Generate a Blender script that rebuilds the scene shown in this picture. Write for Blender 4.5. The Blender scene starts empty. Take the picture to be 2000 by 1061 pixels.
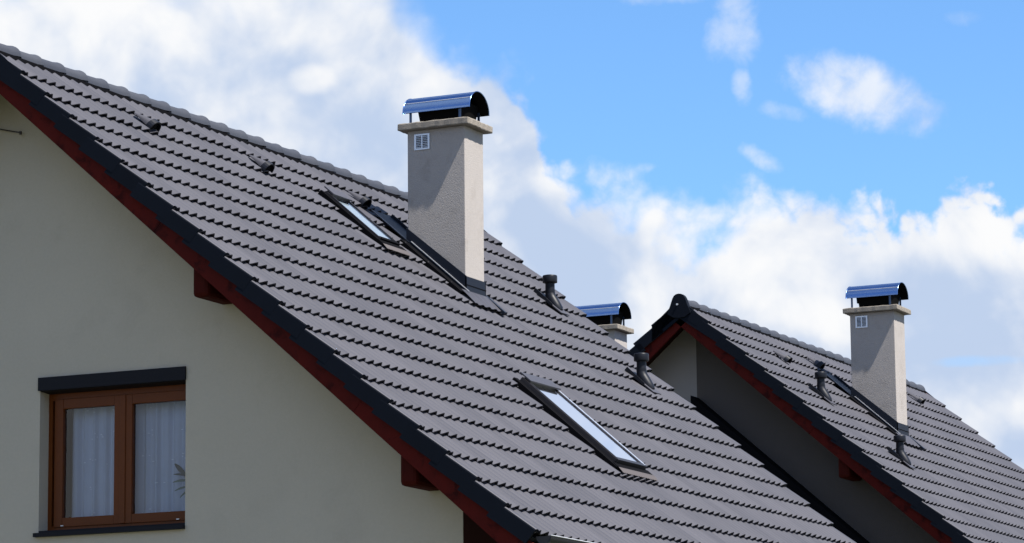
import bpy, bmesh, math, random
from mathutils import Vector, Matrix
random.seed(7)
R = math.radians
scene = bpy.context.scene
col = scene.collection

# ------------------------------------------------------------------ camera
Z0 = 8.492                      # height of the first course of tiles above the ground
CAM = Vector((16.5496, -25.0323, -6.8923 + Z0))
yaw, pit, rol = R(25.1807), R(9.6482), R(-0.5823)
fw = Vector((-math.cos(pit)*math.sin(yaw), math.cos(pit)*math.cos(yaw), math.sin(pit)))
rt = Vector((math.cos(yaw), math.sin(yaw), 0)); up = rt.cross(fw)
r2 = rt*math.cos(rol) + up*math.sin(rol); u2 = -rt*math.sin(rol) + up*math.cos(rol)
cd = bpy.data.cameras.new('camera'); cam = bpy.data.objects.new('camera', cd); col.objects.link(cam)
cd.sensor_width = 36; cd.lens = 120.775; cd.clip_start = 0.5; cd.clip_end = 6000
cam.matrix_world = Matrix(((r2.x, u2.x, -fw.x, CAM.x), (r2.y, u2.y, -fw.y, CAM.y), (r2.z, u2.z, -fw.z, CAM.z), (0, 0, 0, 1)))
scene.camera = cam
FPX = 6709.7
def pix(p):                     # where a point falls in the photograph (used only to rank tiles by size)
    d = Vector(p) - CAM; w = d.dot(fw)
    return 1000 + FPX*d.dot(r2)/w, 530.5 - FPX*d.dot(u2)/w, w

# ------------------------------------------------------------------ light
SUN = Vector((0.475, -0.080, 0.86)).normalized()
sd = bpy.data.lights.new('sun', 'SUN'); sd.energy = 5.0; sd.angle = R(0.53); sd.color = (1.0, 0.955, 0.89)
so = bpy.data.objects.new('sun', sd); col.objects.link(so); so.location = (0, 0, 40)
so.rotation_euler = (-SUN).to_track_quat('-Z', 'Y').to_euler()
scene.view_settings.view_transform = 'Standard'; scene.view_settings.look = 'None'
scene.view_settings.exposure = 1.15; scene.view_settings.gamma = 1.0
scene.view_settings.use_curve_mapping = False
scene.cycles.max_bounces = 5; scene.cycles.diffuse_bounces = 2; scene.cycles.glossy_bounces = 3; scene.cycles.transparent_max_bounces = 12

# ------------------------------------------------------------------ sky with cumulus clouds (by azimuth and elevation)
class NT:
    def __init__(s, tree): s.t = tree; s.n = tree.nodes; s.l = tree.links
    def new(s, kind, **kw):
        n = s.n.new(kind)
        for k, v in kw.items(): setattr(n, k, v)
        return n
    def put(s, sock, v):
        if hasattr(v, 'is_output'): s.l.new(v, sock)
        else: sock.default_value = v
    def m(s, op, a, b=0.0, c=0.0, clamp=False):
        n = s.new('ShaderNodeMath', operation=op); n.use_clamp = clamp
        for i, v in enumerate((a, b, c)): s.put(n.inputs[i], v)
        return n.outputs[0]
    def mr(s, v, a, b, c=0.0, d=1.0, smooth=True):
        n = s.new('ShaderNodeMapRange'); n.interpolation_type = 'SMOOTHSTEP' if smooth else 'LINEAR'; n.clamp = True
        s.put(n.inputs[0], v)
        for i, q in enumerate((a, b, c, d)): s.put(n.inputs[1+i], q)
        return n.outputs[0]
    def noise(s, vec, scale, detail=5, rough=0.55, dist=0.0):
        n = s.new('ShaderNodeTexNoise'); s.put(n.inputs['Vector'], vec)
        n.inputs['Scale'].default_value = scale; n.inputs['Detail'].default_value = detail
        n.inputs['Roughness'].default_value = rough; n.inputs['Distortion'].default_value = dist
        return n.outputs['Fac']
    def mix(s, f, a, b):
        n = s.new('ShaderNodeMix', data_type='RGBA'); s.put(n.inputs[0], f)
        s.put(n.inputs[6], a); s.put(n.inputs[7], b); return n.outputs[2]

world = bpy.data.worlds.new('World'); scene.world = world; world.use_nodes = True
world.cycles.sampling_method = 'NONE'
w = NT(world.node_tree); w.n.clear()
out = w.new('ShaderNodeOutputWorld'); bg = w.new('ShaderNodeBackground'); bg.inputs[1].default_value = 0.1
w.l.new(bg.outputs[0], out.inputs[0])
sky = w.new('ShaderNodeTexSky', sky_type='NISHITA'); sky.sun_disc = False
sky.sun_elevation = math.asin(SUN.z); sky.sun_rotation = math.atan2(SUN.x, SUN.y)
sky.altitude = 800; sky.air_density = 1.0; sky.dust_density = 0.3; sky.ozone_density = 2.5
tc = w.new('ShaderNodeTexCoord'); D = tc.outputs['Generated']
sx = w.new('ShaderNodeSeparateXYZ'); w.l.new(D, sx.inputs[0])
az = w.m('ARCTAN2', w.m('MULTIPLY', sx.outputs[0], -1.0), sx.outputs[1])
A = w.m('DIVIDE', w.m('SUBTRACT', R(33.66), az), R(16.96))
el = w.m('ARCSINE', sx.outputs[2])
E = w.m('DIVIDE', w.m('SUBTRACT', el, R(5.13)), R(9.04))
Ap = w.m('PINGPONG', A, 1.0)
n_lo = w.noise(D, 14.0, 3, 0.5)
n_mid = w.noise(D, 30.0, 6, 0.50, 0.35)
n_fine = w.noise(D, 110.0, 4, 0.6, 0.2)
vo = w.new('ShaderNodeVectorMath', operation='ADD'); w.l.new(D, vo.inputs[0]); vo.inputs[1].default_value = (0.0065, 0.001, 0.0085)
n_sun = w.noise(vo.outputs[0], 30.0, 4, 0.50, 0.35)
vo2 = w.new('ShaderNodeVectorMath', operation='ADD'); w.l.new(D, vo2.inputs[0]); vo2.inputs[1].default_value = (0.018, 0.003, 0.026)
n_lo_sun = w.noise(vo2.outputs[0], 14.0, 3, 0.5)
wv = w.new('ShaderNodeVectorMath', operation='ADD'); w.l.new(D, wv.inputs[0])
nv = w.new('ShaderNodeTexNoise'); w.l.new(D, nv.inputs['Vector']); nv.inputs['Scale'].default_value = 40; nv.inputs['Detail'].default_value = 3
ns = w.new('ShaderNodeVectorMath', operation='SCALE'); w.l.new(nv.outputs['Color'], ns.inputs[0]); ns.inputs['Scale'].default_value = 0.030; w.l.new(ns.outputs[0], wv.inputs[1])
vr = w.new('ShaderNodeTexVoronoi'); w.l.new(wv.outputs[0], vr.inputs['Vector']); vr.inputs['Scale'].default_value = 48; vr.inputs['Detail'].default_value = 2; vr.inputs['Roughness'].default_value = 0.55
bil = w.m('SUBTRACT', 0.5, vr.outputs['Distance'])
fc = w.new('ShaderNodeFloatCurve'); cv = fc.mapping.curves[0]
top = [(0, 1.4), (.27, 1.4), (.36, 1.34), (.39, 1.16), (.42, 1.03), (.46, .97), (.50, .90), (.520, .84), (.535, .76), (.56, .72), (.62, .69), (.67, .665),
       (.70, .66), (.735, .70), (.765, .70), (.80, .665), (.845, .645), (.89, .625), (.915, .615), (.935, .65), (1, .635)]
while len(cv.points) < len(top): cv.points.new(0.5, 0.5)
for p, (x, y) in zip(cv.points, top): p.location = (x, y/1.4); p.handle_type = 'AUTO_CLAMPED'
fc.mapping.update(); fc.inputs[0].default_value = 1.0; w.l.new(Ap, fc.inputs[1])
bank = w.m('MULTIPLY', fc.outputs[0], 1.4)
wob = w.m('ADD', w.m('MULTIPLY', w.m('SUBTRACT', n_mid, 0.5), 0.17), w.m('ADD', w.m('MULTIPLY', w.m('SUBTRACT', n_fine, 0.5), 0.12), w.m('MULTIPLY', bil, 0.09)))
bm_ = w.m('ADD', w.m('SUBTRACT', bank, E), wob)
mask = w.mr(bm_, -0.02, w.m('ADD', w.mr(n_lo, 0.35, 0.65, 0.02, 0.11), w.mr(E, 0.80, 1.0, 0.0, 0.30)))
def puff(a, e, ra, re, op, soft=0.8, nz=1.6, tilt=0.0):
    da = w.m('SUBTRACT', Ap, a); de = w.m('SUBTRACT', w.m('ADD', E, w.m('MULTIPLY', da, tilt)), e)
    q = w.m('ADD', w.m('POWER', w.m('ABSOLUTE', w.m('DIVIDE', da, ra)), 2.0), w.m('POWER', w.m('ABSOLUTE', w.m('DIVIDE', de, re)), 2.0))
    v = w.m('ADD', w.m('SUBTRACT', 1.0, q), w.m('MULTIPLY', w.m('SUBTRACT', w.m('ADD', w.m('MULTIPLY', n_mid, 0.6), w.m('MULTIPLY', n_fine, 0.4)), 0.5), nz*2))
    return w.mr(v, 0.0, soft, 0.0, op)
wisps = None
for args in ((.855, .815, .085, .075, .80, 1.3, 1.7, .55), (.725, .955, .030, .085, .42, 1.6, 2.8, -.4), (.733, .825, .013, .040, .42, 1.3, 2.6, .5), (.770, .785, .028, .020, .32, 1.6, 3.0, .3),
             (.655, 1.0, .055, .02, .42, 1.6, 2.6, 0), (.752, .70, .030, .026, .5, 1.2, 2.4, .9), (.955, .945, .025, .018, .22, 1.8, 3.4, 0)):
    p = puff(*args); wisps = p if wisps is None else w.m('MAXIMUM', wisps, p)
above = puff(.72, 1.95, .42, .62, .58, .9, 1.3, 0)  # unseen cloud added above the view to whiten the skylight reflections
wisps = w.m('MAXIMUM', wisps, above)
hole = puff(.955, .318, .05, .013, .38, 1.2, 1.6, 0)
mask = w.m('MULTIPLY', mask, w.m('SUBTRACT', 1.0, hole))
mask = w.m('MAXIMUM', mask, wisps)
n_hi = w.noise(D, 3.2, 5, 0.56, 0.3)
high = w.m('MULTIPLY', w.mr(n_hi, 0.50, 0.64), w.mr(E, 1.08, 1.7))
mask = w.m('MAXIMUM', mask, high)
# light and grey parts of the clouds
rel = w.m('ADD', w.m('MULTIPLY', w.m('SUBTRACT', n_mid, n_sun), 3.0), w.m('MULTIPLY', w.m('SUBTRACT', n_lo, n_lo_sun), 2.2))
rim = w.mr(bm_, 0.0, 0.16, 0.30, 0.0)
lit = w.m('ADD', w.m('ADD', w.m('ADD', w.m('ADD', 0.54, w.m('MULTIPLY', wisps, 0.30)), w.m('MULTIPLY', bil, 0.45)), rel), w.m('ADD', rim, w.m('MULTIPLY', w.m('SUBTRACT', n_lo, 0.5), 1.2)))
def shade(a, e, ra, re, k):
    global lit
    q = w.m('ADD', w.m('POWER', w.m('ABSOLUTE', w.m('DIVIDE', w.m('SUBTRACT', Ap, a), ra)), 2.0), w.m('POWER', w.m('ABSOLUTE', w.m('DIVIDE', w.m('SUBTRACT', E, e), re)), 2.0))
    lit = w.m('ADD', lit, w.m('MULTIPLY', w.mr(q, 0.0, 1.0, 1.0, 0.0), k))
for a in ((.27, .80, .16, .20, -.12), (.03, .95, .12, .16, .55), (.47, .97, .10, .1, .1), (.57, .62, .10, .08, .30), (.565, .50, .09, .09, -.30), (.92, .42, .11, .12, -.60), (.95, .55, .09, .09, .45),
          (.70, .55, .12, .10, .18), (.30, .855, .03, .035, .8), (.45, .70, .07, .10, .25), (.69, .42, .12, .08, .25), (.96, .22, .06, .10, .35)): shade(*a)
lit = w.mr(lit, -0.45, 1.25)
CG = 4.45
cloud = w.mix(lit, (0.535*CG, 0.65*CG, 0.855*CG, 1), (0.985*CG, 0.99*CG, 1.0*CG, 1))
gain = w.new('ShaderNodeMix', data_type='RGBA', blend_type='MULTIPLY'); gain.inputs[0].default_value = 1.0
w.l.new(sky.outputs[0], gain.inputs[6]); gain.inputs[7].default_value = (0.54, 0.75, 0.92, 1)
w.l.new(w.mix(mask, gain.outputs[2], cloud), bg.inputs[0])

# ------------------------------------------------------------------ materials
def mat(name, base, rough=0.6, metal=0.0, spec=0.5, var=0.0, vscale=6.0, bump=0.0, bscale=60.0, island=0.0, fine=0.0, fscale=90.0, stain=None, coat=0.0):
    m = bpy.data.materials.new(name); m.use_nodes = True; t = NT(m.node_tree)
    b = t.n['Principled BSDF']
    b.inputs['Roughness'].default_value = rough; b.inputs['Metallic'].default_value = metal
    b.inputs['Specular IOR Level'].default_value = spec; b.inputs['Coat Weight'].default_value = coat
    g = t.new('ShaderNodeNewGeometry'); pos = g.outputs['Position']
    c = (*base, 1)
    f = None
    if var: f = t.m('MULTIPLY', t.m('SUBTRACT', t.noise(pos, vscale, 6, 0.6), 0.5), 2*var)
    if fine:
        f2 = t.m('MULTIPLY', t.m('SUBTRACT', t.noise(pos, fscale, 3, 0.6), 0.5), 2*fine); f = f2 if f is None else t.m('ADD', f, f2)
    if island:
        oi = t.new('ShaderNodeObjectInfo')
        rnd = t.m('FRACT', t.m('ADD', oi.outputs['Random'], g.outputs['Random Per Island']))
        f3 = t.m('MULTIPLY', t.m('SUBTRACT', rnd, 0.5), 2*island); f = f3 if f is None else t.m('ADD', f, f3)
    if f is not None:
        h = t.new('ShaderNodeHueSaturation'); h.inputs['Color'].default_value = c
        t.l.new(t.m('ADD', 1.0, f), h.inputs['Value']); c = h.outputs[0]
        t.l.new(t.m('ADD', rough, t.m('MULTIPLY', f, 0.35), clamp=True), b.inputs['Roughness'])
    if stain:
        sc, lo, hi, amt = stain[1:]
        c = t.mix(t.mr(t.noise(pos, sc, 5, 0.62, 0.4), lo, hi, 0.0, amt), c, (*stain[0], 1))
    t.put(b.inputs['Base Color'], c)
    if bump:
        bn = t.new('ShaderNodeBump'); bn.inputs['Strength'].default_value = bump; bn.inputs['Distance'].default_value = 0.01
        t.l.new(t.noise(pos, bscale, 5, 0.65), bn.inputs['Height']); t.l.new(bn.outputs[0], b.inputs['Normal'])
    return m
M = {}
M['tile'] = mat('roof tile', (0.041, 0.040, 0.049), 0.55, var=0.14, vscale=1.3, island=0.10, fine=0.12, fscale=70, bump=0.10, bscale=260, spec=0.38, stain=((0.085, 0.083, 0.085), 5.5, 0.64, 0.80, 0.30))
M['verge'] = mat('shaded verge tile', (0.004, 0.006, 0.011), 0.7, var=0.2, vscale=5, island=0.10, spec=0.08, bump=0.08, bscale=200)  # darker than the roof tiles: shade of the verge faces put into the colour
M['ridge'] = mat('ridge tile', (0.030, 0.032, 0.040), 0.55, var=0.12, vscale=4, island=0.10, spec=0.4, bump=0.08, bscale=220)
M['black'] = mat('flat black', (0.004, 0.004, 0.005), 0.8, spec=0.03)
M['plaster'] = mat('wall plaster', (0.465, 0.412, 0.335), 0.9, var=0.07, vscale=0.9, fine=0.06, fscale=38, bump=0.5, bscale=160, spec=0.15, stain=((0.33, 0.28, 0.23), 2.2, 0.54, 0.80, 0.24))
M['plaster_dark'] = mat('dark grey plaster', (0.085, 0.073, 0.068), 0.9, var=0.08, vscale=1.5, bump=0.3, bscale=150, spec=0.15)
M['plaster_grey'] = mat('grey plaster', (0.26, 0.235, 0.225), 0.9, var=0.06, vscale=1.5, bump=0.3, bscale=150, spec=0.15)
M['stucco'] = mat('chimney stucco', (0.342, 0.313, 0.292), 0.92, var=0.07, vscale=2.5, fine=0.10, fscale=75, bump=0.55, bscale=95, spec=0.15, stain=((0.22, 0.195, 0.17), 4.5, 0.50, 0.78, 0.45))
M['concrete'] = mat('slab concrete', (0.225, 0.20, 0.17), 0.92, var=0.16, vscale=7, fine=0.12, fscale=60, bump=0.6, bscale=70, spec=0.15, stain=((0.11, 0.10, 0.085), 9, 0.55, 0.75, 0.6))
M['barge'] = mat('mottled red wood', (0.072, 0.007, 0.005), 0.6, var=0.35, vscale=7, island=0.1, spec=0.06, stain=((0.018, 0.002, 0.002), 6.5, 0.50, 0.68, 0.75))  # dark mottling paints in dappled reflections on the boards
M['purlin'] = mat('dark stained beam', (0.046, 0.006, 0.004), 0.7, var=0.3, vscale=9, spec=0.05)
M['soffit'] = mat('dark brown board', (0.02, 0.006, 0.004), 0.7, var=0.2, vscale=4, spec=0.05)
M['cowl'] = mat('sky tinted sheet steel', (0.20, 0.31, 0.53), 0.22, metal=1.0, var=0.06, vscale=6)  # blue reflection of the sky is put into the base colour
M['leg'] = mat('cowl leg steel', (0.05, 0.08, 0.14), 0.35, metal=0.6)
M['cowl_in'] = mat('near-black steel', (0.004, 0.004, 0.004), 0.8, spec=0.03)  # near-black, for the cowl lining and the flue box
M['alu'] = mat('aluminium', (0.62, 0.65, 0.70), 0.38, metal=0.7, var=0.1, vscale=20)
M['flash'] = mat('dark blue flashing', (0.008, 0.011, 0.019), 0.5, var=0.2, vscale=9, spec=0.15)
M['lead'] = mat('pleated brown lead', (0.047, 0.039, 0.041), 0.75, var=0.2, vscale=14, fine=0.2, fscale=60)
M['frame'] = mat('skylight frame', (0.022, 0.020, 0.023), 0.4, spec=0.3, var=0.1, vscale=10)
M['plastic'] = mat('dark vent plastic', (0.007, 0.008, 0.012), 0.42, spec=0.22, var=0.12, vscale=10)
M['wood'] = mat('brown window wood', (0.115, 0.030, 0.006), 0.34, var=0.18, vscale=5, fine=0.12, fscale=50, spec=0.15)
M['box'] = mat('shutter box', (0.010, 0.010, 0.014), 0.55, spec=0.12, var=0.1, vscale=6)
M['curtain'] = mat('sheer curtain', (0.54, 0.57, 0.66), 0.9, var=0.06, vscale=6, spec=0.05)
M['lace'] = mat('curtain embroidery', (0.85, 0.86, 0.9), 0.9, spec=0.05)
M['leaf'] = mat('plant leaf', (0.02, 0.035, 0.03), 0.6, var=0.2, vscale=10)
M['leaf_pale'] = mat('plant leaf pale', (0.10, 0.15, 0.11), 0.6, var=0.2, vscale=10)
M['pot'] = mat('plant pot', (0.25, 0.10, 0.06), 0.8, var=0.1)
M['backing'] = mat('skylight blind', (0.075, 0.088, 0.09), 0.9, var=0.10, vscale=2.0)  # for the plate added under the skylight glass
M['gutter'] = mat('gutter metal', (0.018, 0.018, 0.022), 0.45, metal=0.0, spec=0.2, var=0.1)
M['backing_pale'] = mat('hatch backing', (0.24, 0.245, 0.255), 0.9, var=0.06, vscale=2.0)
M['rim'] = mat('galvanised edge', (0.55, 0.55, 0.56), 0.4, metal=0.5)
M['wire'] = mat('wire', (0.04, 0.03, 0.03), 0.6)
M['grass'] = mat('grass ground', (0.075, 0.080, 0.052), 0.95, var=0.4, vscale=0.4, fine=0.3, fscale=8, spec=0.1, bump=0.5, bscale=20)
M['deck'] = mat('roof deck', (0.02, 0.02, 0.02), 0.9, spec=0.1)
def glass_mat(name, tint, ior):
    m = bpy.data.materials.new(name); m.use_nodes = True; t = NT(m.node_tree); t.n.clear()
    o = t.new('ShaderNodeOutputMaterial'); mx = t.new('ShaderNodeMixShader'); fr = t.new('ShaderNodeFresnel'); fr.inputs[0].default_value = ior
    tr = t.new('ShaderNodeBsdfTransparent'); tr.inputs[0].default_value = (*tint, 1)
    gl = t.new('ShaderNodeBsdfGlossy'); gl.inputs['Roughness'].default_value = 0.015; gl.inputs[0].default_value = (0.95, 0.97, 1, 1)
    t.l.new(fr.outputs[0], mx.inputs[0]); t.l.new(tr.outputs[0], mx.inputs[1]); t.l.new(gl.outputs[0], mx.inputs[2]); t.l.new(mx.outputs[0], o.inputs[0])
    return m
M['glass'] = glass_mat('window glass', (0.80, 0.86, 0.93), 1.5)
M['glass_sky'] = glass_mat('skylight glass', (0.82, 0.90, 0.94), 1.45)

# ------------------------------------------------------------------ mesh helpers
class MB:
    def __init__(s): s.v = []; s.f = []; s.sm = []
    def quad(s, *pts, smooth=False):
        n = len(s.v); s.v += [tuple(p) for p in pts]; s.f.append(tuple(range(n, n+len(pts)))); s.sm.append(smooth); return s
    def grid(s, rows, smooth=True, flip=False):
        n = len(s.v); k = len(rows[0])
        for r in rows: s.v += [tuple(p) for p in r]
        for i in range(len(rows)-1):
            for j in range(k-1):
                q = (n+i*k+j, n+i*k+j+1, n+(i+1)*k+j+1, n+(i+1)*k+j)
                s.f.append(q[::-1] if flip else q); s.sm.append(smooth)
        return s
    def hexa(s, p):            # p: eight corners, bottom ring then top ring
        n = len(s.v); s.v += [tuple(q) for q in p]
        for q in ((3, 2, 1, 0), (4, 5, 6, 7), (0, 1, 5, 4), (1, 2, 6, 5), (2, 3, 7, 6), (3, 0, 4, 7)):
            s.f.append(tuple(n+i for i in q)); s.sm.append(False)
        return s
    def box(s, x0, x1, y0, y1, z0, z1, fn=None):
        p = [(x0, y0, z0), (x1, y0, z0), (x1, y1, z0), (x0, y1, z0), (x0, y0, z1), (x1, y0, z1), (x1, y1, z1), (x0, y1, z1)]
        return s.hexa([fn(*q) for q in p] if fn else p)
    def tube(s, path, rad, n=14, caps=True):
        rings = []
        for i, p in enumerate(path):
            p = Vector(p); a = Vector(path[max(i-1, 0)]); b = Vector(path[min(i+1, len(path)-1)]); d = (b-a).normalized()
            u = d.cross(Vector((0, 1, 0)) if abs(d.y) < 0.9 else Vector((1, 0, 0))).normalized(); v = d.cross(u)
            r = rad[i] if isinstance(rad, (list, tuple)) else rad
            rings.append([p + (u*math.cos(t*2*math.pi/n) + v*math.sin(t*2*math.pi/n))*r for t in range(n+1)])
        s.grid(rings)
        if caps:
            s.quad(*rings[0][:n][::-1]); s.quad(*rings[-1][:n])
        return s
    def mesh(s, name):
        me = bpy.data.meshes.new(name); me.from_pydata([tuple(v) for v in s.v], [], s.f)
        me.polygons.foreach_set('use_smooth', s.sm); me.update()
        bm = bmesh.new(); bm.from_mesh(me); bmesh.ops.recalc_face_normals(bm, faces=bm.faces); bm.to_mesh(me); bm.free()
        return me
    def build(s, name, m, parent=None, bevel=0.0, weld=False):
        me = s.mesh(name); me.materials.append(M[m])
        if weld or bevel:
            bm = bmesh.new(); bm.from_mesh(me); bmesh.ops.remove_doubles(bm, verts=bm.verts, dist=1e-5)
            if bevel: bmesh.ops.bevel(bm, geom=bm.edges[:], offset=bevel, segments=2, affect='EDGES', profile=0.5)
            bm.to_mesh(me); bm.free()
        o = bpy.data.objects.new(name, me); col.objects.link(o); o.parent = parent
        return o
def tag(o, label=None, cat=None, group=None, kind=None):
    for k, v in (('label', label), ('category', cat), ('group', group), ('kind', kind)):
        if v: o[k] = v
    return o

# ------------------------------------------------------------------ ground
g = MB(); n = 24
g.grid([[(-1500+3000*i/n, -1500+3000*j/n, 0) for i in range(n+1)] for j in range(n+1)], smooth=False)
tag(g.build('ground', 'grass', weld=True), kind='structure')

# ------------------------------------------------------------------ a house
AL = R(40.998); EXP = 0.3464; TW = 0.15; NT_T = 66; LEN = NT_T*TW; XR = -0.405; NC = 20
ca, sa, ta = math.cos(AL), math.sin(AL), math.tan(AL)
YW = 0.55                        # gable wall behind the verge
STEP = 0.037
def rp(s, y, n=0.0): return Vector((s*ca + n*sa, y, -s*sa + n*ca + Z0))
def lp(s, y, n=0.0): p = rp(s, y, n); return Vector((2*XR - p.x, y, p.z))
def prof(y):                      # tile section: rounded rolls, flat pans
    u = (y/TW + 0.12) % 1.0; k = 0.74
    h = 0.6*(u/k) + 0.4*(0.5 - 0.5*math.cos(math.pi*u/k)) if u < k else 0.5 + 0.5*math.cos(math.pi*(u-k)/(1-k))
    return 0.038*h - 0.024
def tile_mb(L, y0=0.0, width=0.30, seg=24):
    b = MB(); ys = [y0 + width*i/seg for i in range(seg+1)]
    def row(x, dn): return [(x, y - y0, prof(y) - STEP*(-x)/EXP + dn) for y in ys]
    b.grid([row(-L, 0), row(0, 0)])
    b.grid([row(0, 0), row(-0.002, -0.013)], smooth=False)
    b.grid([row(-0.002, -0.013), row(-0.06, -0.013)], smooth=False)
    return b
full_me = tile_mb(0.42).mesh('roof_tile'); full_me.materials.append(M['tile'])
cut_me = tile_mb(0.15).mesh('roof_tile'); cut_me.materials.append(M['tile'])
def verge_mb(L, sgn):             # sgn +1: skirt on the -y side
    b = MB()
    sec = [(0.0, -0.138), (0.0, -0.004), (0.004, 0.006), (0.014, 0.012), (0.045, 0.010), (0.085, -0.004), (0.10, -0.012)]
    def row(x, d=0): return [(x, sgn*y, z - STEP*(-x)/EXP + d) for y, z in sec]
    b.grid([row(-L), row(0)], smooth=False)
    inner = [(0.020, -0.138), (0.020, -0.012), (0.085, -0.018), (0.10, -0.024)]
    ri = lambda x: [(x, sgn*y, z - STEP*(-x)/EXP) for y, z in inner]
    b.grid([ri(0), ri(-L)], smooth=False)
    a, c = row(0), ri(0)
    b.quad(a[0], a[1], c[1], c[0]); b.quad(a[1], a[2], a[3], c[1]); b.quad(a[3], a[4], a[5], c[2], c[1]); b.quad(a[5], a[6], c[3], c[2])
    a, c = row(-L), ri(-L); b.quad(a[0], c[0], ri(0)[0], row(0)[0])
    return b
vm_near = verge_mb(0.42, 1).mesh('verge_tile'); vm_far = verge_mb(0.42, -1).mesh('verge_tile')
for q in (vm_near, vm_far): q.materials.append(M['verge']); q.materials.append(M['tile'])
for q in (vm_near, vm_far):       # top flange has the roof colour; shade is put into the skirt's near-black
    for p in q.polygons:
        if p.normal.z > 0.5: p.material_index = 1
def ridge_mb(L=0.42):
    b = MB(); rows = []
    for y, r, dz in ((0.0, 0.104, -0.006), (0.30, 0.108, 0.0), (0.385, 0.114, 0.008), (0.405, 0.113, 0.008), (0.42, 0.106, 0.003)):
        ring = []
        for k in range(13):
            t = math.pi*(1 - k/12); ring.append((r*math.cos(t), y, -0.02 + dz + (r*0.98)*math.sin(t)))
        rows.append(ring)
    b.grid(rows)
    b.grid([rows[-1], [(x*0.86, 0.42, z*0.86 - 0.01) for x, y, z in rows[-1]]], smooth=False)
    return b
ridge_me = ridge_mb().mesh('ridge_tile'); ridge_me.materials.append(M['ridge'])

def link(name, me, parent, loc, rot):
    o = bpy.data.objects.new(name, me); col.objects.link(o); o.parent = parent; o.location = loc; o.rotation_euler = rot; return o

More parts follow.
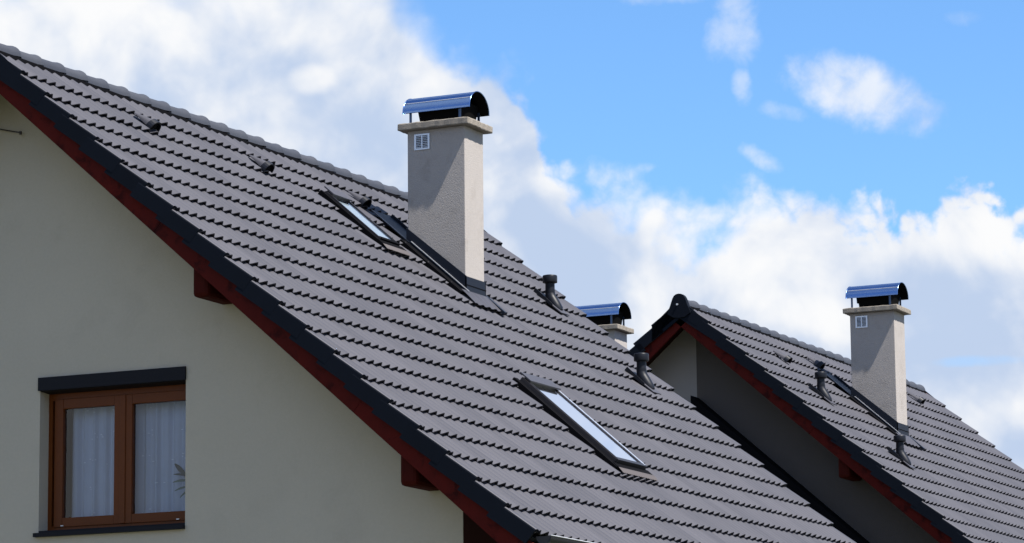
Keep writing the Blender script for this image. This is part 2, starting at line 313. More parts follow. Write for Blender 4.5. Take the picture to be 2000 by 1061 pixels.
def make_roof(root, off, skip):
    """deck, tiles, verge tiles and ridge tiles of one house; skip(s, y) leaves tiles out under roof openings"""
    d = MB(); s0, s1 = XR/ca, 19*EXP - 0.03
    nn = -0.085
    for f in (rp, lp):
        d.hexa([f(s0, 0.03, nn-.03), f(s1, 0.03, nn-.03), f(s1, LEN-.03, nn-.03), f(s0, LEN-.03, nn-.03), f(s0, 0.03, nn), f(s1, 0.03, nn), f(s1, LEN-.03, nn), f(s0, LEN-.03, nn)])
    deck = d.build('roof', 'deck', root)
    spots = []
    for i in range(NC):
        for j in range(33):
            if skip(i*EXP - EXP*0.5, (j+.5)*0.30): continue
            p = rp(i*EXP, j*0.30); q = pix(p + off)
            vis = -40 < q[0] < 2040 and -40 < q[1] < 1100
            spots.append((q[2] + (0 if vis else 1000), i, j))
    spots.sort()
    rest = MB()
    for k, (_, i, j) in enumerate(spots):
        me = cut_me if i < 0 else full_me
        jig = 1.0
        loc = rp(i*EXP + random.uniform(-.003, .003), j*0.30, random.uniform(-.0015, .0015)); rot = (random.uniform(-.004, .004), AL + random.uniform(-.003, .003), random.uniform(-.003, .003))
        if k < 300: link('roof_tile', me, deck, loc, rot)
        else:
            mx = Matrix.Translation(loc) @ Matrix.Rotation(AL, 4, 'Y'); n0 = len(rest.v)
            rest.v += [tuple(mx @ v.co) for v in me.vertices]
            for p in me.polygons: rest.f.append(tuple(n0+a for a in p.vertices)); rest.sm.append(p.use_smooth)
    for i in range(NC):        # the slope turned away from the camera
        for j in range(33):
            me = cut_me if i < 0 else full_me
            mx = Matrix.Translation((2*XR, LEN, 0)) @ Matrix.Rotation(math.pi, 4, 'Z') @ Matrix.Translation(rp(i*EXP, j*0.30)) @ Matrix.Rotation(AL, 4, 'Y')
            n0 = len(rest.v); rest.v += [tuple(mx @ v.co) for v in me.vertices]
            for p in me.polygons: rest.f.append(tuple(n0+a for a in p.vertices)); rest.sm.append(p.use_smooth)
    me = bpy.data.meshes.new('roof_tiles'); me.from_pydata(rest.v, [], rest.f); me.polygons.foreach_set('use_smooth', rest.sm); me.update(); me.materials.append(M['tile'])
    o = bpy.data.objects.new('roof_tiles', me); col.objects.link(o); o.parent = deck; o['kind'] = 'stuff'
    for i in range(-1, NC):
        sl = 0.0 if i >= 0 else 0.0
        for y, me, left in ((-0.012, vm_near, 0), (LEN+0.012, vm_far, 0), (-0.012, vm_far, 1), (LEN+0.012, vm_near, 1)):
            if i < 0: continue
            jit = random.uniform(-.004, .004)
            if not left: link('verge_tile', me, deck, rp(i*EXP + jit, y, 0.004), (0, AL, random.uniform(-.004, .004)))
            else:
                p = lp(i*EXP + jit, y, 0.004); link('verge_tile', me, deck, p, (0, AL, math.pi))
    # short top pieces of the verge under the ridge
    for y0, y1 in ((-0.012, 0.01), (LEN-0.01, LEN+0.012)):
        b = MB(); b.quad((XR, y0, Z0-XR*ta+.02), (XR-.30, y0, Z0-(XR+.30)*ta - .04 + XR*0 - 0), (XR-.30, y0, Z0-.30*ta+.35-.25), (XR, y0, Z0+.35-.25), (XR+.30, y0, Z0-.30*ta+.35-.25), (XR+.30, y0, Z0-.30*ta+.35-.02))
        b = MB()
        zt = Z0 - XR*ta - .012
        for sg in (-1, 1):
            P = [(XR, zt), (XR+sg*.40, zt-.40*ta), (XR+sg*.40, zt-.40*ta-.20), (XR, zt-.27)]
            b.hexa([(P[0][0], y0, P[3][1]), (P[1][0], y0, P[2][1]), (P[1][0], y1, P[2][1]), (P[0][0], y1, P[3][1]), (P[0][0], y0, P[0][1]), (P[1][0], y0, P[1][1]), (P[1][0], y1, P[1][1]), (P[0][0], y1, P[0][1])])
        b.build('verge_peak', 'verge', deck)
    # ridge
    RS = 0.375; zr = Z0 + 0.266
    for k in range(26):
        o = link('ridge_tile', ridge_me, deck, (XR + random.uniform(-.003, .003), 0.03 + k*RS, zr + random.uniform(-.003, .003)), (random.uniform(-.006, .006), 0, random.uniform(-.005, .005)))
    b = MB()
    for sg in (-1, 1):
        b.hexa([(XR+sg*.02, .02, zr-.14), (XR+sg*.120, .02, zr-.14), (XR+sg*.120, LEN-.02, zr-.14), (XR+sg*.02, LEN-.02, zr-.14), (XR+sg*.02, .02, zr-.025), (XR+sg*.112, .02, zr-.025), (XR+sg*.112, LEN-.02, zr-.025), (XR+sg*.02, LEN-.02, zr-.025)])
    b.build('ridge_roll', 'black', deck)  # black roll that also paints in the shadow under the ridge tiles
    # bell-shaped discs closing both ends of the ridge
    half = [(0, .004), (.045, -.002), (.080, -.022), (.105, -.055), (.125, -.100), (.150, -.160), (.185, -.225), (.195, -.26), (.10, -.31), (0, -.32)]
    ztop = Z0 + 0.396
    for y0, y1 in ((-0.034, 0.05),):
        outl = [(.84*x, z) for x, z in half] + [(-.84*x, z) for x, z in half[1:-1]][::-1]
        b = MB(); f0 = [(XR+x, y0, ztop+z) for x, z in outl]; f1 = [(XR+x, y1, ztop+z) for x, z in outl]
        b.quad(*f0); b.quad(*f1[::-1])
        b.grid([f0+[f0[0]], f1+[f1[0]]], smooth=False)
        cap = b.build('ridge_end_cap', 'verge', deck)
        if y0 < 1:
            s = MB(); s.tube([(XR-.02, y0-.012, ztop-.14), (XR-.02, y0+.004, ztop-.14)], .014, 8); s.build('screw', 'rim', cap)
    return deck

def make_shell(root, hole=None, right='plaster', left='plaster'):
    """plastered walls, barge boards, purlins, eaves boxes and gutters"""
    XL, XRT = 2*XR - 4.05, 4.05
    def under(x): return Z0 - (abs(x - XR) + XR)*ta - 0.14
    for nm, y0, y1 in (('front', YW, YW+.34), ('back', LEN-YW-.34, LEN-YW)):
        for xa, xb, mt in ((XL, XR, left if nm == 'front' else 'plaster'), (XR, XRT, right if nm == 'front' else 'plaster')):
            b = MB()
            def pr(x0, x1, zb0, zb1, zt0, zt1):
                if x1 - x0 < 1e-4: return
                b.hexa([(x0, y0, zb0), (x1, y0, zb1), (x1, y1, zb1), (x0, y1, zb0), (x0, y0, zt0), (x1, y0, zt1), (x1, y1, zt1), (x0, y1, zt0)])
            if nm == 'front' and hole:
                hx0, hx1, hz0, hz1 = hole
                cuts = [xa] + [v for v in (hx0, hx1) if xa < v < xb] + [xb]
                for i in range(len(cuts)-1):
                    c0, c1 = cuts[i], cuts[i+1]
                    if hx0 <= (c0+c1)/2 <= hx1:
                        pr(c0, c1, 0, 0, hz0, hz0); pr(c0, c1, hz1, hz1, under(c0), under(c1))
                    else: pr(c0, c1, 0, 0, under(c0), under(c1))
            else: pr(xa, xb, 0, 0, under(xa), under(xb))
            o = b.build('wall', mt, root, weld=False)
    for x0, x1 in ((XL, XL+.3), (XRT-.3, XRT)):
        b = MB(); b.box(x0+.001, x1-.001, YW+.345, LEN-YW-.345, 0, under(XRT)-.02); b.build('wall', 'plaster', root)
    for f in (rp, lp):
        for y0, y1 in ((0.030, 0.062), (LEN-.062, LEN-.030)):
            s0 = XR/ca; cuts = [s0 + .0, 2.05, 4.62, 19*EXP+.06]
            for a_, c_ in zip(cuts[:-1], cuts[1:]):
                b = MB(); n0, n1 = -.292, -.10
                e0 = .0 if a_ != s0 else -.0
                b.hexa([f(a_, y0, n0), f(c_-.003, y0, n0), f(c_-.003, y1, n0), f(a_, y1, n0), f(a_, y0, n1), f(c_-.003, y0, n1), f(c_-.003, y1, n1), f(a_, y1, n1)])
                b.build('barge_board', 'barge', root)
        # rafters side boarding of the gable overhang
        for y0, y1 in ((0.065, YW-.002), (LEN-YW+.002, LEN-.065)):
            b = MB(); b.hexa([f(XR/ca, y0, -.15), f(19*EXP, y0, -.15), f(19*EXP, y1, -.15), f(XR/ca, y1, -.15), f(XR/ca, y0, -.12), f(19*EXP, y0, -.12), f(19*EXP, y1, -.12), f(XR/ca, y1, -.12)])
            b.build('soffit', 'soffit', root)
        # purlin heads
        for px_, pz_ in ((1.80, -1.93), (3.785, -3.66)):
            for y0, y1 in ((0.066, YW+.02), (LEN-YW-.02, LEN-.066)):
                b = MB(); xs = px_ if f is rp else 2*XR - px_
                z1, z0 = Z0 + pz_, Z0 + pz_ - .225
                b.box(xs-.08, xs+.08, y0, y1, z0, z1+.06); b.build('purlin', 'purlin', root, bevel=.035)
        # boxed eaves
        b = MB(); x0, x1 = 4.052, 4.86; m_ = (lambda x: x) if f is rp else (lambda x: 2*XR - x)
        zz = lambda x: Z0 - x*ta - .16
        y0, y1 = YW-.0, LEN-YW
        b.hexa([(m_(x0), y0, zz(x1)-.22), (m_(x1), y0, zz(x1)-.06), (m_(x1), y1, zz(x1)-.06), (m_(x0), y1, zz(x1)-.22), (m_(x0), y0, zz(x0)), (m_(x1), y0, zz(x1)), (m_(x1), y1, zz(x1)), (m_(x0), y1, zz(x0))])
        b.build('eaves_box', 'soffit', root)
        # gutter
        p = f(19*EXP, 0, 0); xg = p.x + (.055 if f is rp else -.055); zg = p.z - .045; b = MB(); rows = []
        for y in (0.035, LEN-.035):
            rows.append([(xg + .068*math.cos(t), y, zg + .068*math.sin(t)) for t in [math.pi*(1+k/10) for k in range(11)]])
        b.grid(rows)
        for y in (0.035, LEN-.035): b.quad(*[(xg + .068*math.cos(math.pi*(1+k/10)), y, zg + .068*math.sin(math.pi*(1+k/10))) for k in range(11)])
        gt = b.build('gutter', 'gutter', root)
        rm = MB(); xe = xg + (.068 if f is rp else -.068); rm.tube([(xe, .03, zg+.004), (xe, LEN-.03, zg+.004)], .005, 8); rm.build('gutter_rim', 'rim', gt)

def make_chimney(root, x0, x1, y0, y1, zt, lift=0.0, left=False, grille=True):
    """stucco stack with slab, barrel cowl and flashings; zt is the underside of the slab"""
    rz = (lambda x: Z0 - x*ta) if not left else (lambda x: Z0 - (2*XR - x)*ta)
    zb = min(rz(x0), rz(x1)) - .35
    b = MB(); b.box(x0, x1, y0, y1, zb, Z0+zt); ch = b.build('chimney', 'stucco', root, bevel=.007)
    # slab with slightly broken edges
    b = MB(); o = .078; th = .072; b.box(x0-o, x1+o, y0-o, y1+o, Z0+zt, Z0+zt+th)
    me = b.mesh('slab'); bm = bmesh.new(); bm.from_mesh(me); bmesh.ops.remove_doubles(bm, verts=bm.verts, dist=1e-5)
    bmesh.ops.bevel(bm, geom=bm.edges[:], offset=.010, segments=2, affect='EDGES', profile=.5)
    bmesh.ops.subdivide_edges(bm, edges=[e for e in bm.edges if e.calc_length() > .3], cuts=14, use_grid_fill=True)
    for v in bm.verts:
        h = math.sin(v.co.x*37+v.co.y*23)*math.sin(v.co.y*41+v.co.z*90+1.3)+.6*math.sin(v.co.x*91+v.co.y*77)
        v.co.z += .0028*h; v.co.x += .002*math.sin(v.co.y*53+v.co.z*31); v.co.y += .002*math.sin(v.co.x*47)
    bm.to_mesh(me); bm.free(); me.materials.append(M['concrete']); s = bpy.data.objects.new('chimney_slab', me); col.objects.link(s); s.parent = ch
    zs = Z0 + zt + th
    # barrel cowl along x, open at both ends
    cy = (y0+y1)/2 + .02; hw = .235; hb = zs + .115 + lift; hh = .20; ax, bx = x0-.055, x1+.055
    N = 22; arc = [math.pi*k/N for k in range(N+1)]
    def ring(x, dr=0): return [(x, cy - (hw+.018), hb), ] + [(x, cy - (hw-dr)*math.cos(t)**1 if True else 0, hb + .004 + (hh-dr)*math.sin(t)) for t in arc] + [(x, cy + (hw+.018), hb)]
    b = MB()
    b.grid([ring(ax), ring(bx)]); b.grid([ring(bx, .004), ring(ax, .004)])
    b.grid([ring(ax), ring(ax, .004)], smooth=False); b.grid([ring(bx), ring(bx, .004)], smooth=False)
    cw = b.build('metal_cowl', 'cowl', ch)
    for t in (R(33), R(112)):              # raised seams along the barrel and rolled end hems
        b = MB(); b.tube([(ax, cy-(hw+.001)*math.cos(t), hb+.004+(hh+.001)*math.sin(t)), (bx, cy-(hw+.001)*math.cos(t), hb+.004+(hh+.001)*math.sin(t))], .0045, 6)
        b.build('seam', 'alu', ch)
    for x in (ax, bx):
        b = MB(); b.tube([p for p in ring(x)[1:-1]], .005, 6); b.build('rolled_hem', 'cowl', ch)
    # inner lining, dark
    b = MB(); b.grid([ring(ax+.004, .012), ring(bx-.004, .012)]); b.build('cowl_lining', 'cowl_in', ch)
    # flue box under the barrel
    b = MB(); fx0, fx1, fy0, fy1 = x0+.10, x1-.05, y0+.05, y1-.03
    b.hexa([(fx0+.02, fy0+.02, zs-.01+lift*.8), (fx1-.02, fy0+.02, zs-.01+lift*.8), (fx1-.02, fy1-.02, zs-.01+lift*.8), (fx0+.02, fy1-.02, zs-.01+lift*.8), (fx0-.012, fy0-.01, hb+.09), (fx1+.01, fy0-.01, hb+.09), (fx1+.01, fy1+.01, hb+.09), (fx0-.012, fy1+.01, hb+.09)])
    b.build('flue_box', 'cowl_in', ch)
    for lx in (ax+.085, bx-.115):
        for ly in (cy-hw+.012, cy+hw-.012):
            b = MB(); b.box(lx-.013, lx+.013, ly-.004, ly+.004, zs-.002, hb+.05); b.build('cowl_leg', 'leg', ch)
    # little louvre grille high on the side that faces the gable
    if grille:
        gx0, gx1, gz1 = x0+.085, x0+.085+.175, Z0+zt-.045; gz0 = gz1-.165; yf = y0-.012
        b = MB()
        for (a_, c_, d_, e_) in ((gx0, gx0+.020, gz0, gz1), (gx1-.020, gx1, gz0, gz1), (gx0+.021, gx1-.021, gz0, gz0+.016), (gx0+.021, gx1-.021, gz1-.016, gz1), ((gx0+gx1)/2-.006, (gx0+gx1)/2+.006, gz0+.017, gz1-.017)):
            b.box(a_, c_, yf, y0-.0005, d_, e_)
        gr = b.build('vent_grille', 'alu', ch)
        bb = MB(); bb.box(gx0+.019, gx1-.019, y0-.0025, y0-.0005, gz0+.015, gz1-.015); bb.build('grille_back', 'frame', ch)
        for k in range(7):
            zz = gz0 + .022 + k*(.165-.036)/7
            bl = MB(); bl.hexa([(gx0+.021, yf+.001, zz), (gx1-.021, yf+.001, zz), (gx1-.021, y0-.003, zz+.010), (gx0+.021, y0-.003, zz+.010), (gx0+.021, yf+.001, zz+.003), (gx1-.021, yf+.001, zz+.003), (gx1-.021, y0-.003, zz+.013), (gx0+.021, y0-.003, zz+.013)])
            bl.build('louvre', 'alu', ch)
    if left: return ch
    # flashings
    t = .012
    for ya, yb in ((y0-t, y0-.0005), (y1+.0005, y1+t)):      # side upstands, follow the slope
        b = MB()
        b.hexa([(x0-t, ya, rz(x0-t)-.05), (x1+t, ya, rz(x1+t)-.05), (x1+t, yb, rz(x1+t)-.05), (x0-t, yb, rz(x0-t)-.05), (x0-t, ya, rz(x0-t)+.150), (x1+t, ya, rz(x1+t)+.185), (x1+t, yb, rz(x1+t)+.185), (x0-t, yb, rz(x0-t)+.150)])
        b.build('side_flashing', 'flash', ch)
    b = MB(); b.box(x1+.0005, x1+t, y0-t, y1+t, rz(x1)-.06, rz(x1)+.172); b.build('front_flashing', 'flash', ch)
    b = MB(); b.box(x1+t, x1+t+.004, y0-t-.002, y1+t+.002, rz(x1)+.080, rz(x1)+.088); b.build('flashing_fold', 'black', ch)
    sA, sB = x0/ca, x1/ca
    def slab(s0, s1, ya, yb, n0, n1, nm, mt):
        b = MB(); b.hexa([rp(s0, ya, n0), rp(s1, ya, n0), rp(s1, yb, n0), rp(s0, yb, n0), rp(s0, ya, n1), rp(s1, ya, n1), rp(s1, yb, n1), rp(s0, yb, n1)]); return b.build(nm, mt, ch)
    slab(sA-.02, sB+.03, y0-.15, y0-t, -.05, .010, 'side_gutter', 'black')  # flat strip, the shade of the gutter channel put into its black
    slab(sA+.03, sB+.03, y0-t-.012, y0-t-.001, .034, .042, 'flashing_edge', 'rim')
    slab(sA-.56, sA+.02, y0-.03, y1-.03, .012, .022, 'back_flashing', 'flash')
    slab(sA-.56, sA+.02, y1-.03, y1-.015, .012, .05, 'back_flashing_edge', 'flash')
    # dressed apron below
    b = MB(); rows = []
    for k in range(6):
        s = sB + .0 + k*.045
        rows.append([rp(s, y0-.14 + (y1-y0+.28)*j/24, .030 - .004*k + .008*math.cos(2*math.pi*((y0-.14 + (y1-y0+.28)*j/24)/TW-.48))*min(1, k/3)) for j in range(25)])
    b.grid(rows); b.build('apron', 'tile', ch)
    slab(sB-.05, sB+.27, y1+.02, y1+.075, .0, .030, 'apron_edge', 'flash')
    return ch

def make_vent_tile(root, s, y):
    b = MB(); L = .27; rows = []
    for k in range(9):
        f = k/8; r = .014 + .062*f**.8; hgt = .006 + .080*f**.9
        rows.append([rp(s-L+L*f, y - r*math.cos(math.pi*j/12), hgt*math.sin(math.pi*j/12)+.004) for j in range(13)])
    b.grid(rows); v = b.build('vent_tile', 'tile', root)
    b = MB(); rr = [rp(s-.03, y - .074*math.cos(math.pi*j/12), .083*math.sin(math.pi*j/12)+.003) for j in range(13)]; b.quad(*rr); b.build('vent_mouth', 'black', v)  # black plate across the mouth paints the darkness of the hollow
    for k in range(5):
        yy = y - .05 + .025*k; h = .083*math.sqrt(max(0, 1-((yy-y)/.075)**2))
        b = MB(); b.hexa([rp(s-.02, yy-.003, 0), rp(s-.008, yy-.003, 0), rp(s-.008, yy+.003, 0), rp(s-.02, yy+.003, 0), rp(s-.02, yy-.003, h), rp(s-.008, yy-.003, h), rp(s-.008, yy+.003, h), rp(s-.02, yy+.003, h)]); b.build('vent_bar', 'plastic', v)
    b = MB(); rows = [[rp(s+d, y - q*.078*math.cos(math.pi*j/12), q*.088*math.sin(math.pi*j/12)+.003) for j in range(13)] for d, q in ((-.05, 1.0), (.012, 1.04), (.012, .88), (-.05, .88))]
    b.grid(rows, smooth=False); b.build('vent_rim', 'plastic', v)
    return v

def make_pipe(root, x, y, h=.305):
    zr = Z0 - x*ta                       # roof under the upright
    top = zr + h
    b = MB(); b.tube([(x, y, top-.05), (x, y, zr+.12), (x+.002, y, zr+.085), (x+.014, y, zr+.045), (x+.038, y, zr+.0), (x+.07, y, zr-.05), (x+.10, y, zr-.09), (x+.115, y, zr-.11)], [.052, .053, .057, .063, .066, .063, .055, .043], 20)
    p = b.build('vent_pipe', 'plastic', root)
    b = MB(); b.tube([(x, y, zr+.105), (x, y, zr+.135)], .056, 20); b.build('pipe_collar', 'plastic', p)
    b = MB(); prf = [(.060, -.006), (.080, 0), (.082, .006), (.082, .070), (.078, .080), (.050, .086), (.0, .088)]
    rows = [[(x + r*math.cos(2*math.pi*k/24), y + r*math.sin(2*math.pi*k/24), top-.085+z) for k in range(25)] for r, z in prf]
    b.grid(rows); b.build('pipe_cap', 'plastic', p)
    s = x/ca
    b = MB(); b.hexa([rp(s-.16, y-.15, .004), rp(s+.23, y-.11, .004), rp(s+.23, y+.11, .004), rp(s-.16, y+.15, .004), rp(s-.16, y-.15, .016), rp(s+.23, y-.11, .014), rp(s+.23, y+.11, .014), rp(s-.16, y+.15, .016)])
    b.build('pipe_base', 'tile', p)
    b = MB(); b.hexa([rp(s-.17, y-.165, .0), rp(s+.10, y-.145, .0), rp(s+.10, y-.13, .0), rp(s-.17, y-.15, .0), rp(s-.17, y-.165, .045), rp(s+.10, y-.145, .030), rp(s+.10, y-.13, .030), rp(s-.17, y-.15, .045)])
    b.build('pipe_base_edge', 'plastic', p)
    return p

def make_skylight(root, s0, s1, y0, y1, h, fw_=.055, hatch=False):
    def hx(b, a, c, d, e, n0, n1): return b.hexa([rp(a, d, n0), rp(c, d, n0), rp(c, e, n0), rp(a, e, n0), rp(a, d, n1), rp(c, d, n1), rp(c, e, n1), rp(a, e, n1)])
    b = MB(); hx(b, s0, s1, y0, y0+fw_, -.06, h); hx(b, s0, s1, y1-fw_, y1, -.06, h); hx(b, s0, s0+.075, y0+fw_+.001, y1-fw_-.001, -.06, h+.012)
    sl = b.build('skylight', 'frame', root)
    b = MB(); hx(b, s1-.035, s1+.012, y0+.012, y1-.012, h-.055, h+.004); b.build('bottom_rail', 'gutter' if not hatch else 'black', sl)
    b = MB(); hx(b, s0-.05, s0+.09, y0+.01, y1-.01, h+.013, h+.026); b.build('top_hood', 'tile', sl)
    b = MB(); b.quad(rp(s0+.05, y0+fw_*.5, h-.010), rp(s1-.02, y0+fw_*.5, h-.010), rp(s1-.02, y1-fw_*.5, h-.010), rp(s0+.05, y1-fw_*.5, h-.010)); b.build('pane', 'glass_sky', sl)
    b = MB(); b.quad(rp(s0+.03, y0+fw_*.6, h-.028), rp(s1-.02, y0+fw_*.6, h-.028), rp(s1-.02, y1-fw_*.6, h-.028), rp(s0+.03, y1-fw_*.6, h-.028)); b.build('backing', 'backing_pale' if hatch else 'backing', sl)  # plate added under the glass to brighten the pane
    for ya, yb in (((y0+fw_*.35, y0+fw_*.62), (y1-fw_*.80, y1-fw_*.35)) if not hatch else ()):
        b = MB(); hx(b, s0+.06, s1-.01, ya, yb, h, h+.006); b.build('glazing_bar', 'alu' if ya > y0+.2 else 'frame', sl)
    for ya, yb in ((y0-(.05 if hatch else .085), y0-.002), (y1+.002, y1+(.02 if hatch else .05))):
        b = MB(); hx(b, s0-.03, s1+.08, ya, yb, -.05, .021); b.build('side_gutter', 'black', sl)
    b = MB(); hx(b, s1+.013, s1+.09, y0-.06, y1+.05, .0, .026); b.build('bottom_flashing', 'black', sl)
    b = MB(); rows = []
    for k in range(5):
        s = s1 + .088 + k*.018
        rows.append([rp(s, y0-.06+(y1-y0+.12)*j/60, .027 - .003*k + .006*math.sin(j*2.1)*(k > 0)*(1 if k < 4 else .6)) for j in range(61)])
    b.grid(rows, smooth=False); b.build('lead_apron', 'lead', sl)
    return sl

# ------------------------------------------------------------------ the near house
def base(name, x, y):
    e = bpy.data.objects.new(name, None); col.objects.link(e); e.location = (x, y, 0); e.empty_display_size = .5; return e
HX0, HX1, HZ0, HZ1 = -0.118, 1.378, Z0-4.055, Z0-2.665
h1 = base('house', 0, 0)
tag(h1, 'nearest house with beige gable, brown window, large chimney and dark grey tiled roof', 'house', 'grey roofed houses in a row')
SKB = (3.74, 5.02, 4.285, 5.00); SKA = (0.42, 1.24, 5.04, 5.46)
def skip1(s, y):
    for a, b_, c, d in (SKB, SKA):
        if a+.12 < s < b_-.10 and c < y-.02 and y+.02 < d: return True
    return 0.85 < s < 1.72 and 6.06 < y < 6.46
make_roof(h1, Vector((0, 0, 0)), skip1)
make_shell(h1, (HX0, HX1, HZ0, HZ1))
make_chimney(h1, .762, 1.420, 6.035, 6.475, .512)
make_skylight(h1, *SKB, .060)
make_skylight(h1, *SKA, .040, .018, hatch=True)
for s, y in ((.31, 1.86), (.34, 3.98), (.35, 6.03)): make_vent_tile(h1, s, y)
make_pipe(h1, 1.02, 8.98); make_pipe(h1, 2.12, 8.93)

# window of the gable
yf = YW + .145
b = MB(); b.hexa([(HX0-.012, YW-.022, Z0-2.785), (HX1+.004, YW-.022, Z0-2.785), (HX1+.004, YW-.001, Z0-2.785), (HX0-.012, YW-.001, Z0-2.785), (HX0-.012, YW-.022, Z0-2.668), (HX1+.004, YW-.022, Z0-2.668), (HX1+.004, YW-.001, Z0-2.668), (HX0-.012, YW-.001, Z0-2.668)])
b.hexa([(HX0+.002, YW, Z0-2.79), (HX1-.002, YW, Z0-2.79), (HX1-.002, yf+.02, Z0-2.80), (HX0+.002, yf+.02, Z0-2.80), (HX0+.002, YW, Z0-2.67), (HX1-.002, YW, Z0-2.67), (HX1-.002, yf+.02, Z0-2.67), (HX0+.002, yf+.02, Z0-2.67)])
win = MB()
def fr(b, x0, x1, z0, z1, wd, ya, yb, wb=None):
    wb = wb or wd
    b.box(x0, x0+wd, ya, yb, z0, z1); b.box(x1-wd, x1, ya, yb, z0, z1); b.box(x0+wd, x1-wd, ya+.001, yb-.001, z0, z0+wb); b.box(x0+wd, x1-wd, ya+.001, yb-.001, z1-wd, z1)
fr(win, HX0-.02, HX1+.06, Z0-4.03, Z0-2.80, .060, yf, yf+.07, .050)
W = win.build('window', 'wood', h1)
b.build('shutter_box', 'box', W)
xm = .662
for x0, x1 in ((HX0+.068, xm-.004), (xm+.004, HX1+.010)):
    s = MB(); fr(s, x0, x1, Z0-3.992, Z0-2.852, .088, yf-.012, yf+.05, .082); so_ = s.build('sash', 'wood', W, bevel=.005)
    p = MB(); p.quad((x0+.08, yf+.02, Z0-3.92), (x1-.08, yf+.02, Z0-3.92), (x1-.08, yf+.02, Z0-2.93), (x0+.08, yf+.02, Z0-2.93)); p.build('pane', 'glass', W)
b = MB(); b.box(xm-.028, xm+.028, yf-.022, yf-.0125, Z0-3.99, Z0-2.855); b.build('meeting_stile', 'wood', W, bevel=.004)
b = MB(); b.box(HX0-.03, HX1+.0, YW-.045, YW-.001, Z0-4.085, Z0-4.05); b.box(HX0+.001, HX1-.001, YW, yf+.0, Z0-4.055, Z0-4.030); b.build('sill', 'box', W)
for x in (HX0+.16, HX1-.15):
    b = MB(); b.box(x-.014, x+.014, yf-.018, yf-.0125, Z0-3.985, Z0-3.976); b.build('drain_cap', 'rim', W)

# curtains and plant inside
def curtain(x0, x1, yc, amp, seed, skew=0.0):
    rnd = random.Random(seed); n = 90; ph = [rnd.uniform(0, 6.28) for _ in range(4)]; b = MB(); rows = []
    for i in range(9):
        f = i/8; z = Z0 - 2.80 - 1.17*f
        rows.append([(x0 + skew*(1-f)*(1-j/n) + (x1-x0)*j/n, yc + amp*(math.sin(j/n*(x1-x0)*62+ph[0])+.6*math.sin(j/n*(x1-x0)*27+ph[1]+.5*f)+.3*math.sin(j/n*(x1-x0)*110+ph[2])), z) for j in range(n+1)])
    b.grid(rows); return b
c1 = tag(curtain(.02, .64, yf+.16, .018, 3).build('curtain', 'curtain'), 'sheer white curtain hanging behind the left window pane', 'curtain', 'curtains in the gable window')
c2 = tag(curtain(.69, 1.36, yf+.16, .016, 5).build('curtain', 'curtain'), 'sheer white curtain hanging behind the right window pane', 'curtain', 'curtains in the gable window')
rnd = random.Random(4)
for cc, x0, x1 in ((c1, .16, .62), (c2, .74, 1.30)):
    b = MB()
    for k in range(34):
        x = rnd.uniform(x0, x1); z = Z0 - 2.95 - .235*rnd.randrange(5) + rnd.uniform(-.03, .03); L = rnd.uniform(.006, .02)
        b.box(x, x+L, yf+.116, yf+.119, z, z+.006)
    b.build('embroidery', 'lace', cc)
pl = base('house_plant', 1.345, yf+.10); pl.location.z = Z0-4.0
tag(pl, 'potted plant with long grey green leaves behind the right window pane', 'plant')
b = MB(); prf = [(.0, 0), (.038, 0), (.048, .09), (.043, .09), (.04, .075), (0, .075)]
b.grid([[(r*math.cos(2*math.pi*k/16), r*math.sin(2*math.pi*k/16), z) for k in range(17)] for r, z in prf]); b.build('pot', 'pot', pl)
def leaf(p0, d, L, wd, mt):
    b = MB(); p0 = Vector(p0); d = Vector(d).normalized(); sd_ = Vector((d.z, 0, -d.x)); rows = []
    for k in range(8):
        f = k/7; ww = wd*math.sin(math.pi*min(.97, .08+.9*f))**.8; c = p0 + d*L*f + Vector((0, -.012*math.sin(3*f), -.03*f*f))
        rows.append([c - sd_*ww, c + Vector((0, .006, 0)), c + sd_*ww])
    b.grid(rows); return b.build('leaf', mt, pl)
b = MB(); b.tube([(0, 0, .07), (-.01, 0, .2), (-.03, 0, .33), (-.07, -.01, .42)], [.007, .006, .005, .003], 8); b.build('stem', 'leaf', pl)
leaf((-.09, -.02, .40), (-.5, 0, .62), .19, .022, 'leaf')
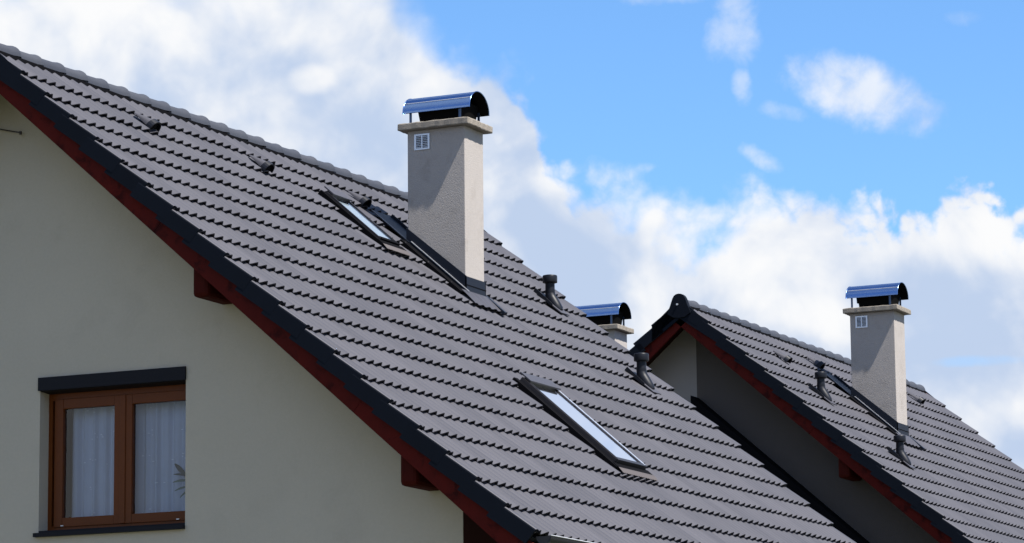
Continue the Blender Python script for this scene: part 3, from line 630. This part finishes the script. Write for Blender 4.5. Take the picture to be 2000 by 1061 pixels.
leaf((-.07, -.02, .40), (-.8, 0, .28), .16, .010, 'leaf'); leaf((-.05, -.02, .36), (-.9, 0, .12), .18, .011, 'leaf_pale')
leaf((-.04, -.02, .31), (-.9, 0, -.02), .17, .010, 'leaf_pale'); leaf((-.04, -.02, .28), (-.8, 0, -.25), .12, .010, 'leaf_pale'); leaf((-.02, -.02, .3), (.3, 0, .5), .2, .02, 'leaf')

# wire stub on the gable
b = MB(); b.tube([(-.75, YW-.004, Z0-.335), (-.58, YW-.03, Z0-.366), (-.45, YW-.04, Z0-.40), (-.345, YW-.045, Z0-.425)], .006, 8)
wr = base('wire_stub', -.75, YW); wr.location = (0, 0, 0)
b.build('wire', 'wire', wr)
b = MB(); b.tube([(-.335, YW-.045, Z0-.415), (-.335, YW-.045, Z0-.445)], .012, 8); b.build('wire_hook', 'wire', wr)
tag(wr, 'thin dark wire with a hooked end sticking out of the gable under the peak', 'wire')

# ------------------------------------------------------------------ the house behind, mirrored along its ridge
O2 = Vector((-.106, 16.445, 0))
h2 = base('house', O2.x, O2.y)
tag(h2, 'farther house at right, gable peak and red barge boards rising behind the nearest roof', 'house', 'grey roofed houses in a row')
make_roof(h2, O2, lambda s, y: 0.85 < s < 1.72 and 3.42 < y < 3.82)
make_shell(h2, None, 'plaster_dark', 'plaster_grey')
make_chimney(h2, .762, 1.410, 3.39, 3.83, .512, .03)
make_chimney(h2, -3.35, -2.70, 3.13, 3.57, .512, .03, left=True, grille=False)
for s, y in ((.52, 1.86), (.28, 3.65), (.28, 8.05)): make_vent_tile(h2, s, y)
make_pipe(h2, .98, 1.55); make_pipe(h2, 2.02, 1.68)
# dark sheet-metal lean-to roof that starts at the middle of the gable
b = MB(); zt = lambda x: Z0 - x*ta - 1.25
xa, xb, ya, yb = XR+.02, 3.9, YW-.30, YW-.002
b.hexa([(xa, ya, zt(xa)-.34), (xb, ya, zt(xb)-.34), (xb, yb, zt(xb)-.34), (xa, yb, zt(xa)-.34), (xa, ya, zt(xa)), (xb, ya, zt(xb)), (xb, yb, zt(xb)), (xa, yb, zt(xa))])
b.build('lean_to_roof', 'black', h2, bevel=.02)
